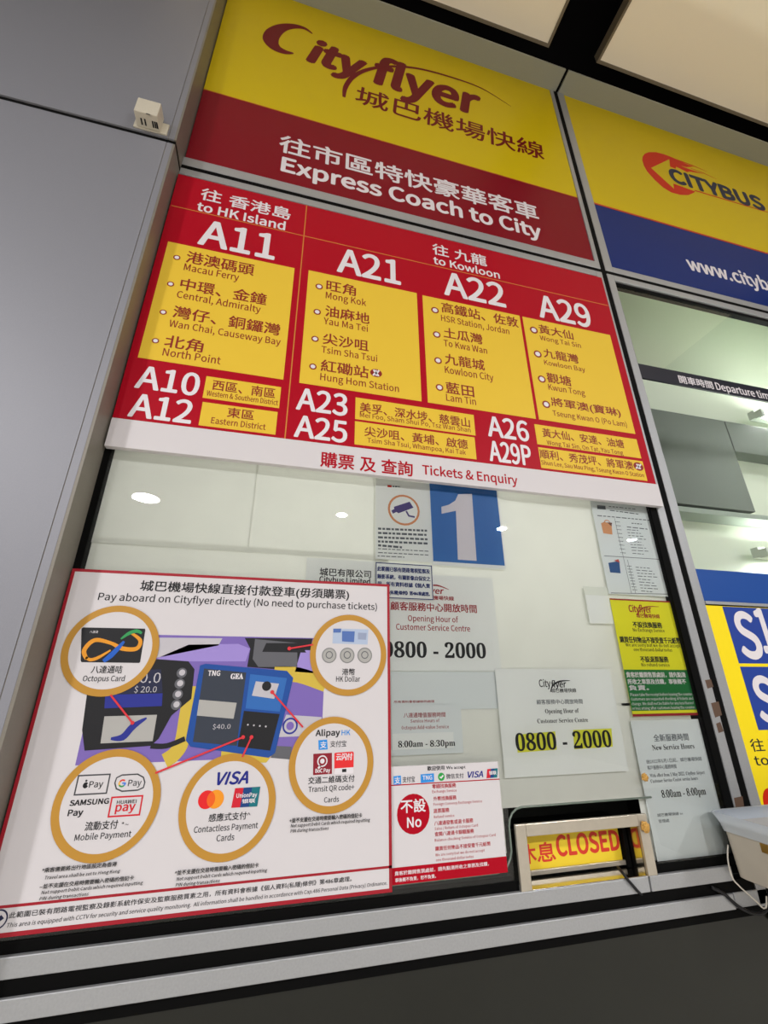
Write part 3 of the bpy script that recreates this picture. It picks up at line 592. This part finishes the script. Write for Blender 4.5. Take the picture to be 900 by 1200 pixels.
# highlighted hours
o, b = sheet('hours_notice', .524, .846, -.189, .037, .0155, 'white opening hours notice with yellow highlighted figures above the hatch')
b.text('City', 632, 805, 645.5, 8.5, BLK, .06, lay=2, res=3); b.text('flyer', 646.5, 805.5, 664, 7.5, BLK, .1, shear=.15, lay=2, res=3); b.stroke([(645, 811), (648, 803), (656, 798.5), (668, 797.5)], [.002, .004, .004, .001], BLK, 2, 4)
b.text('城巴機場快線', 646, 811.7, 675.5, 5, BLK, .04, lay=2, res=1); b.text('顧客服務中心開放時間', 629, 825.5, 683, 5.7, GREY, .03, lay=2, res=2); b.text('Opening Hour of', 639, 836, 678.5, 5, BLK, 0, ser=True, lay=2); b.text('Customer Service Centre', 629.8, 847.5, 689.3, 5, BLK, 0, ser=True, lay=2); b.build('print', o)
b = MB(.0155); HL = M('highlighter', 226, 226, 60)
for p in (((604.5, 861), (650.5, 857), (652.5, 878.5), (606.5, 882)), ((671.5, 855.5), (716.5, 853.5), (718, 875), (673, 878))): b.poly(p, HL, 2)
b.text('0800 - 2000', 605, 880, 717.5, 19.5, BLK, .02, ser=True, lay=4, res=4); b.build('hours', o)
# left property size chart
o, b = sheet('chart_notice', .889, 1.100, .232, .515, .0175, 'grey white notice with small pictures of an orange and a blue bag beside the post', PAPER2)
q = lambda x, y: (660 + x / 3.75, 570 + y / 3.75)
lines(b, [q(200, 88) + q(318, 100), q(205, 105) + q(330, 122), q(150, 128) + q(388, 150), q(300, 162) + q(345, 166), q(280, 178) + q(370, 188)], GREY, .0028)
b.poly([q(148, 82), q(185, 85), q(187, 102), q(150, 100)], GREY, 2)
for k in range(9): lines(b, [q(228 + k * 3, 155 + k * 17) + q(250 + k * 3, 157 + k * 17), q(280 + k * 3, 190 + k * 13) + q(330 + 8 * (k % 4) + k * 3, 194 + k * 13)], GREY, .002)
for k in range(9): lines(b, [q(280 + k * 3, 350 + k * 13) + q(300 + k * 3, 351 + k * 13), q(318 + k * 3, 355 + k * 13) + q(380 + 9 * (k % 4) + k * 2, 360 + k * 13)], GREY, .002)
b.stroke([q(180, 305), q(446, 322)], .0016, GREY, 2); b.stroke([q(225, 140), q(300, 470)], .0012, GREY, 2); b.stroke([q(282, 322), q(318, 470)], .0012, GREY, 2); b.stroke([q(210, 468), q(478, 474)], .0016, GREY, 2)
b.build('print', o)
b = MB(.0175); OR = M('bag_orange', 216, 152, 104); b.poly([q(166, 162), q(180, 156), q(212, 164), q(216, 212), q(176, 206)], OR, 3); b.stroke([q(180, 160), q(185, 150), q(200, 152), q(205, 163)], .003, OR, 3, 4); b.poly([q(192, 158), q(214, 160), q(212, 176)], M('bag_dark', 110, 66, 54), 4); b.build('bag_picture', o)
b = MB(.0175); b.poly([q(198, 336), q(246, 328), q(252, 382), q(206, 378)], M('bag_blue', 42, 84, 140), 3); b.poly([q(222, 326), q(242, 320), q(248, 336)], M('bag_red', 190, 70, 60), 4); b.build('bag_picture', o)
# card, its printed code left out
o, b = sheet('small_card', .812, .886, .151, .249, .0150, 'small blank white card taped left of the yellow and green notice', PAPER, 'card')
b.wrect(.812, .886, .226 + E, .249 + E, TAPE, 1); b.build('tape', o)
# yellow and green notice
o, b = sheet('service_notice', .8885, 1.099, -.074, .2195, .0165, 'yellow and green notice with a red edge on the glass beside the post', M('notice_yellow', 236, 232, 34, .5))
zg = at(732, 784.7, 0)[1]
b.wrect(.8885, 1.099, -.061 + E, zg, M('notice_green', 24, 116, 56, .5), 1); b.build('green_field', o)
b = MB(.0165); b.k = 1.0165; b.wrect(.8885, 1.099, -.074 + E, -.068 + E, MRED, 2); b.wrect(.8885, 1.099, .2155 + E, .2195 + E, MRED, 2); b.build('edge', o)
b = MB(.0165)
b.text('Cityflyer', 737.3, 717, 764, 8, MRED, .1, shear=.1, lay=2); b.text('城巴機場快線', 746, 723.8, 773.5, 5, MRED, .06, lay=2, res=1); b.stroke([(747, 722), (750, 715), (758, 711), (772, 711)], [.001, .003, .003, .001], MRED, 2, 4)
for s, x, y, xr, h in (('不設找換服務', 742, 735.3, 776.5, 7), ('No Exchange Service', 742, 740, 779, 4), ('購買任何物品不接受壹千元紙幣', 726.7, 753, 798, 7.3), ('We are sorry but we do not accept', 733.3, 757.5, 797.5, 4), ('one thousand dollar notes', 742.7, 763, 788, 4), ('不設退票服務', 751, 776, 784, 7), ('No refund service', 752, 781, 785, 4)): b.text(s, x, y, xr, h, BLK, .1 if ord(s[0]) > 0x2e80 else .04, lay=2, res=1)
for s, x, y, xr, h in (('貴客於離開售票處前，請先點清', 734.3, 794, 804, 6.5), ('所收之車票及找贖，事後概不', 736, 802, 804.5, 6.3), ('負責。', 737.5, 809, 761, 6), ('Please take the receipt before leaving the counter.', 739, 815.8, 812, 3.4), ('Customers are requested checking of tickets and', 739.7, 821, 812.5, 3.4), ('change. We shall not be liable for any loss thereof', 740.3, 826.5, 813.5, 3.4), ('or loss arising after customers leaving the counter.', 741, 831.8, 815, 3.4)): b.text(s, x, y, xr, h, WHT, .1 if ord(s[0]) > 0x2e80 else .05, lay=2, res=1)
b.build('print', o)
# new service hours
o, b = sheet('hours_notice', .878, 1.086, -.369, -.083, .0172, 'long grey white notice with new service hours beside the hatch', PAPER2)
b.text('全新服務時間', 766.5, 869, 807.5, 8.3, GREY, .05, lay=2, res=2); b.text('New Service Hours', 764.8, 879.3, 814, 6, BLK, 0, ser=True, lay=2, res=2)
b.text('由2022年5月1日起，城巴機場快線', 758, 895, 822.7, 5, GREY, .02, lay=2, res=1); b.text('客戶服務中心服務時間', 759, 902.3, 793, 5, GREY, .02, lay=2, res=1)
b.text('With effect from 1 May 2022, Cityflyer Airport', 762, 911, 826, 4, GREY, 0, ser=True, lay=2, res=1); b.text('Customer Service Centre service hours', 762.7, 917.5, 818, 4, GREY, 0, ser=True, lay=2, res=1)
b.text('8:00am - 8:00pm', 776, 935, 827.7, 8.5, BLK, .02, ser=True, lay=2, res=3); b.text('城巴機場快線 to', 770.5, 957.5, 800.5, 4, GREY, .02, lay=2, res=1); b.text('管理處', 772, 964.5, 784.5, 4, GREY, .02, lay=2, res=1); b.build('print', o)
# red circle sign on the outside of the glass
YN = .0015
b = MB(); b.box(.266, .511, YN, YN + .004, -.355 + E, -.157 + E, POST); t = tag(b.build('rules_sign', bevel=.0006), 'white sign with a red circle and red band right of the payment poster', 'sign')
b = MB(YN); zr = (at(461, 1019, YN)[1] + at(593.7, 1001.6, YN)[1]) / 2; b.wrect(.266, .511, -.355 + E, zr, RED, 1); b.build('red_band', t)
b = MB(YN); b.disc(484.5, 953.6, 19.2, RED, 1); zz = (at(458.8, 921.5, YN)[1] + at(584.5, 912, YN)[1]) / 2; b.text('不設', 469.5, 953, 499, 15.5, WHT, .07, lay=3, res=4); b.text('No', 477, 969.8, 494, 11.5, WHT, .1, lay=3, res=4); b.build('red_circle', t)
b = MB(YN); b.wrect(.266, .511, zz - .001, zz + .001, RED, 1); b.text('歡迎使用 We accept', 500.7, 904, 545.5, 6, BLK, .06, lay=2, res=1)
n6 = lambda x, y: (440 + x / 3.4615, 860 + y / 3.4615)
b.poly([n6(73, 172), n6(103, 169), n6(104, 204), n6(74, 207)], LB, 2); b.text('支', *n6(77, 203), n6(101, 0)[0], 8, WHT, .06); b.text('支付宝', *n6(110, 198), n6(160, 0)[0], 7, LG, .04, res=1)
b.poly([n6(183, 164), n6(237, 160), n6(238, 194), n6(184, 199)], LB, 2); b.text('TNG', *n6(191, 187), n6(230, 0)[0], 5, WHT, .1)
b.disc(*n6(267, 174), 3.9, M('chat_green', 40, 160, 70), 2); b.stroke([n6(261, 174), n6(266, 179), n6(274, 168)], .003, WHT, 3); b.text('微信支付', *n6(287, 183), n6(358, 0)[0], 6, LG, .03, res=1)
b.text('VISA', *n6(375, 178), n6(437, 0)[0], 7, VIS, .12, shear=.25, lay=3); union(b, n6(453, 143), n6(495, 139), n6(493, 176), n6(450, 180), 3); b.text('银联', *n6(460, 166), n6(490, 0)[0], 4.5, WHT, .1, lay=9); b.build('payment_mark', t)
b = MB(YN)
for s, x, y, xr in (('零錢找換服務', 506.4, 924.3, 534.5), ('外幣找換服務', 508, 938.8, 535), ('退票服務', 508, 953, 526.7), ('八達通發售或退卡服務', 509, 967.5, 554.7), ('查閱八達通卡餘額服務', 509.5, 980.2, 555.6), ('購買任何物品不接受壹千元紙幣', 510, 997.3, 575)): b.text(s, x, y, xr, 5.2, RED, .06, lay=2, res=1)
for s, x, y, xr in (('Exchange Service', 506.5, 929.4, 535), ('Foreign Currency Exchange Service', 508, 944.3, 565), ('Refund service', 508.5, 959, 532.5), ('Sales / Return of Octopus Card', 509.3, 972.8, 560), ('Balance checking Service of Octopus Card', 509.5, 986.3, 580.7), ('We are sorry but we do not accept', 510.2, 1003.6, 568), ('one thousand dollar notes', 510.8, 1009.5, 555)): b.text(s, x, y, xr, 3.2, RED, .03, lay=2, res=1)
b.text('貴客於離開售票處前，請先點清所收之車票及找贖，', 462.5, 1026.5, 573, 5.2, WHT, .05, lay=2, res=1); b.text('事後概不負責，恕不負責。', 463, 1034.3, 511, 5, WHT, .05, lay=2, res=1); b.build('print', t)
# ---------------------------------------------------------------- hatch with the closed card
STEEL = M('stainless_steel', 186, 178, 164, .3, .6, .5, .08, 80); BRS = M('latch_brass', 170, 130, 60, .3, .7); MIR = M('polished_steel', 205, 200, 190, .12, 1.0)
t = thing('service_hatch', (.7, 0, -.388 + E), 'stainless steel framed pass-through hatch standing on the sill', 'hatch')
fx0, fx1, fz0, fz1, ft = .535, .868, -.388 + E, -.2745 + E, .0245
b = MB(); b.box(fx0, fx0 + ft, -.0045, .003, fz0, fz1, STEEL); b.box(fx1 - ft, fx1, -.0045, .003, fz0, fz1, STEEL); b.box(fx0 + ft, fx1 - ft, -.0045, .003, fz1 - ft + .002, fz1, STEEL); b.build('frame', t, bevel=.0012)
b = MB(); b.box(fx0 + ft - .002, fx0 + ft, .004, .12, fz0, fz1 - ft, MIR); b.box(fx1 - ft, fx1 - ft + .002, .004, .12, fz0, fz1 - ft, MIR); b.box(fx0 + ft, fx1 - ft, .004, .12, fz1 - ft, fz1 - ft + .002, MIR); b.box(fx0 + ft - .003, fx1 - ft + .003, .004, .121, fz1 - ft + .0022, fz1 - ft + .004, M('matt_black', 4, 4, 4, 1, spec=0)); b.build('tunnel', t)
b = MB(); b.box(fx0 + ft, fx1 - ft, -.004, .12, fz0, fz0 + .002, MIR); b.box(fx0 + ft, fx1 - ft, .046, .0515, fz0 + .006, fz0 + .015, STEEL); b.build('tray', t, bevel=.0008)
b = MB(); b.box(fx1 - ft - .012, fx1 - ft - .002, .04, .075, fz0 + .003, fz1 - ft, M('black_rubber', 12, 12, 11, .6)); b.build('slide_post', t)
o, b = sheet('closed_card', .537, .788, -.355, -.2857, .052, 'yellow card with red closed lettering standing inside the steel hatch', M('card_yellow', 240, 208, 50, .5), 'card', None, .0015)
CR = M('closed_red', 214, 60, 40)
b.text('休息', 606, 1013.5, 652, 23, CR, .07, lay=2, res=4); b.text('CLOSED', 653, 1003, 727.5, 23, CR, .14, lay=2, res=5); b.build('lettering', o)
o['label'] = 'yellow card with red lettering CLOSED standing inside the steel hatch'
# crumpled tape
def crumple(name, x, y, Y, r, label):
    X, Z = at(x, y, Y); bm = bmesh.new(); bmesh.ops.create_icosphere(bm, subdivisions=3, radius=r); rnd = random.Random(int(x))
    for v in bm.verts:
        v.co *= rnd.uniform(.75, 1.15); v.co.y *= .5
    me = bpy.data.meshes.new(name); bm.to_mesh(me); bm.free(); me.materials.append(M('amber_tape', 196, 150, 76, .35, .2))
    o = bpy.data.objects.new(name, me); COL.objects.link(o); o.location = (X, Y - r * .3, Z); tag(o, label, 'tape', 'crumpled tape pieces')
crumple('tape_piece', 755, 968.5, -.005, .011, 'crumpled amber tape piece on the upper right corner of the steel hatch')
crumple('tape_piece', 754.7, 910.7, .004, .009, 'crumpled amber tape piece on the glass above the steel hatch')
# small white label at the foot of the dark wall
b = MB(); a, c_ = at(58, 1199, .011), at(92.5, 1193, .011); b.box(a[0] - .01, c_[0], .011, .0118, a[1] - .05, c_[1], PAPER); tag(b.build('paper_label'), 'small white paper label on the dark wall under the sill', 'label')
# ---------------------------------------------------------------- timetable strip, blue band and poster on the right window
b = MB(); b.box(1.2155, 3.2, .0035, .0105, 1.030 + E, 1.0945 + E, M('strip_black', 18, 18, 34, .4)); t = tag(b.build('timetable_strip'), 'black strip with white departure time lettering across the right window', 'sign')
b = MB(.0035); b.text('開車時間', 796.7, 448.6, 837, 9.3, WHT, .06, lay=2, res=3); b.text('Departure time', 840, 456.5, 908, 8.5, WHT, .08, lay=2, res=3); b.build('lettering', t)
b = MB(); b.box(1.2155, 3.2, .004, .011, .2265 + E, .3225 + E, M('band_blue', 10, 70, 150, .45)); tag(b.build('blue_band'), 'plain blue band across the right window above the yellow bus poster', 'sign')
t = thing('bus_poster', (2.2, 0, -.5 + E), 'yellow poster with blue squares numbered S1 on the right window', 'poster')
YS = .004
b = MB(); b.box(1.2155, 3.2, YS, .0115, -.5 + E, .214 + E, M('poster_yellow', 250, 222, 12, .45)); b.build('sheet', t)
PB = M('poster_blue', 30, 62, 150, .45)
for z0, z1 in ((.054, .2125), (-.114, .0455)):
    b = MB(); b.box(1.28, 1.62, YS - .0003, YS - .0001, z0 + E, z1 + E, PB); b.build('blue_square', t)
b = MB(YS)
b.text('S', 871, 770, 897, 52, WHT, .11, lay=4, res=6); b.text('1', 896, 764, 913, 50, WHT, .11, lay=4, res=6)
b.text('S', 892.5, 846, 919, 52, WHT, .11, lay=4, res=6); b.text('1', 919, 840, 935, 50, WHT, .11, lay=4, res=6); b.build('route_number', t)
b = MB(YS); b.text('往 東涌', 881.5, 881, 934, 15, BLK, .04, lay=2, res=3); b.text('to Tung Chung', 885.5, 897, 1000, 11, BLK, .06, lay=2, res=3); b.disc(905, 943, 10, LRED, 2, ry=13); b.build('print', t)
# ---------------------------------------------------------------- plastic tub hung on the right post
TUB = M('tub_beige', 192, 182, 166, .5, 0, .5, .05, 30)
t = thing('plastic_tub', (1.2, -.03, -.405 + E), 'beige plastic tub with a cloudy clear liner hung beside the yellow poster', 'tub')
def loft(b, rings, m, cap0=True):
    n0 = len(b.v); k = len(rings[0])
    for r in rings: b.v += r
    i = b.mat(m)
    for j in range(len(rings) - 1):
        for q in range(k): b.f.append((n0 + j * k + q, n0 + j * k + (q + 1) % k, n0 + (j + 1) * k + (q + 1) % k, n0 + (j + 1) * k + q)); b.mi.append(i)
    if cap0: b.f.append(tuple(n0 + q for q in reversed(range(k)))); b.mi.append(i)
def rrect(x0, x1, y0, y1, z, r, n=5, wav=0.0):
    p = []
    for cx, cy, a in ((x1 - r, y1 - r, 0), (x0 + r, y1 - r, 90), (x0 + r, y0 + r, 180), (x1 - r, y0 + r, 270)):
        for k in range(n + 1):
            g = math.radians(a + 90 * k / n); p.append((cx + r * math.cos(g), cy + r * math.sin(g), z + wav * math.sin(3 * g + cx * 40)))
    return p
b = MB(); o_, i_ = [], []
for z, g in ((-.405, .012), (-.402, .006), (-.36, .003), (-.318, 0.0), (-.300, -.001)): o_.append(rrect(1.062 + g, 1.36 - g, -.20 + g, -.012 - g * .3, z + E, .018))
for z, g in ((-.300, .003), (-.40, .012)): i_.append(rrect(1.062 + g, 1.36 - g, -.20 + g, -.012 - g * .3, z + E, .016))
loft(b, o_ + i_, TUB); b.f.append(tuple(range(len(b.v) - 24, len(b.v)))); b.mi.append(0); b.build('body', t, smooth=False, fix=True)
LIN = M('liner_clear', 214, 220, 226, .35, 0, .5); nt = LIN.node_tree; p = nt.nodes['Principled BSDF']; p.inputs['Alpha'].default_value = .5
LIN2 = M('liner_inside', 176, 186, 200, .35, 0, .5); LIN2.node_tree.nodes['Principled BSDF'].inputs['Alpha'].default_value = .35; p.inputs['Alpha'].default_value = .8
b = MB(); loft(b, [rrect(1.058, 1.364, -.204, -.010, -.318 + E, .02, 5, .003), rrect(1.052, 1.37, -.21, -.008, -.30 + E, .022), rrect(1.036, 1.384, -.222, -.004, -.2775 + E, .026, 5, .002), rrect(1.041, 1.379, -.217, -.007, -.2785 + E, .024)], LIN, False); b.build('liner', t, smooth=True)
b = MB(); loft(b, [rrect(1.041, 1.379, -.217, -.007, -.2787 + E, .024), rrect(1.066, 1.356, -.196, -.016, -.304 + E, .016), rrect(1.076, 1.346, -.186, -.022, -.37 + E, .014, 5, .003)], LIN2, False); b.build('liner_inside', t, smooth=True)
b = MB(); b.box(1.0605, 1.0635, -.115, -.098, -.335 + E, -.318 + E, BRS); b.build('latch', t, bevel=.001)
def w3(x, y, Y): X, Z = at(x, y, Y); return (X, Y, Z)
def curve3(P, k=6): return spline(P, .0, k)[0]
b = MB(); b.tube(curve3([w3(853, 990, -.012), w3(853, 1008, -.014), w3(858, 1028, -.016), w3(866, 1038, -.018), w3(878, 1049, -.02), w3(888, 1058, -.02), w3(894, 1064, -.02), w3(898, 1062, -.02), w3(898, 1050, -.022)]), .0016, M('wire_white', 206, 200, 188, .4)); tag(b.build('thin_wire', smooth=True), 'thin pale wire looping below the beige tub', 'wire')
b = MB(); b.tube(curve3([w3(834, 1040, -.006), w3(848, 1047, -.007), w3(858, 1056, -.010), w3(868, 1064, -.012), w3(882, 1070, -.012), w3(895, 1069, -.012), w3(906, 1056, -.010), w3(914, 1044, -.006)]), .0035, BLK); tag(b.build('black_cable', smooth=True), 'black cable drooping across the sill rails below the beige tub', 'cable')
b = MB(); b.tube(curve3([w3(724, 1016, .02), w3(729, 1022, -.002), w3(735, 1030, -.008), w3(741, 1037, -.008), w3(748, 1045, -.006), w3(752, 1048, .006)]), .003, BLK); tag(b.build('black_cable', smooth=True), 'short black cable running out of the hatch over the sill', 'cable')
# ---------------------------------------------------------------- small sensor box on the left cladding
SB = M('sensor_cream', 206, 198, 180, .5, 0, .4, .06, 200)
t = thing('sensor_box', (-.485, -.075, 1.548 + E), 'small cream sensor box on the grey cladding left of the yellow sign', 'sensor')
b = MB(); b.box(-.530, -.438, -.080, -.0752, 1.546 + E, 1.596 + E, SB); b.build('base_plate', t, bevel=.001)
b = MB(); b.box(-.519, -.456, -.121, -.080, 1.548 + E, 1.613 + E, SB); b.build('housing', t, bevel=.002)
b = MB(-.1213); b.stroke([(171, 133), (176, 134.5)], .004, BLK, 1); b.build('indicator', t)
b = MB()
for x in (-.505, -.495, -.474, -.468, -.463): b.box(x, x + .004, -.105, -.088, 1.5472 + E, 1.548 + E, BLK)
b.build('vent_slot', t)
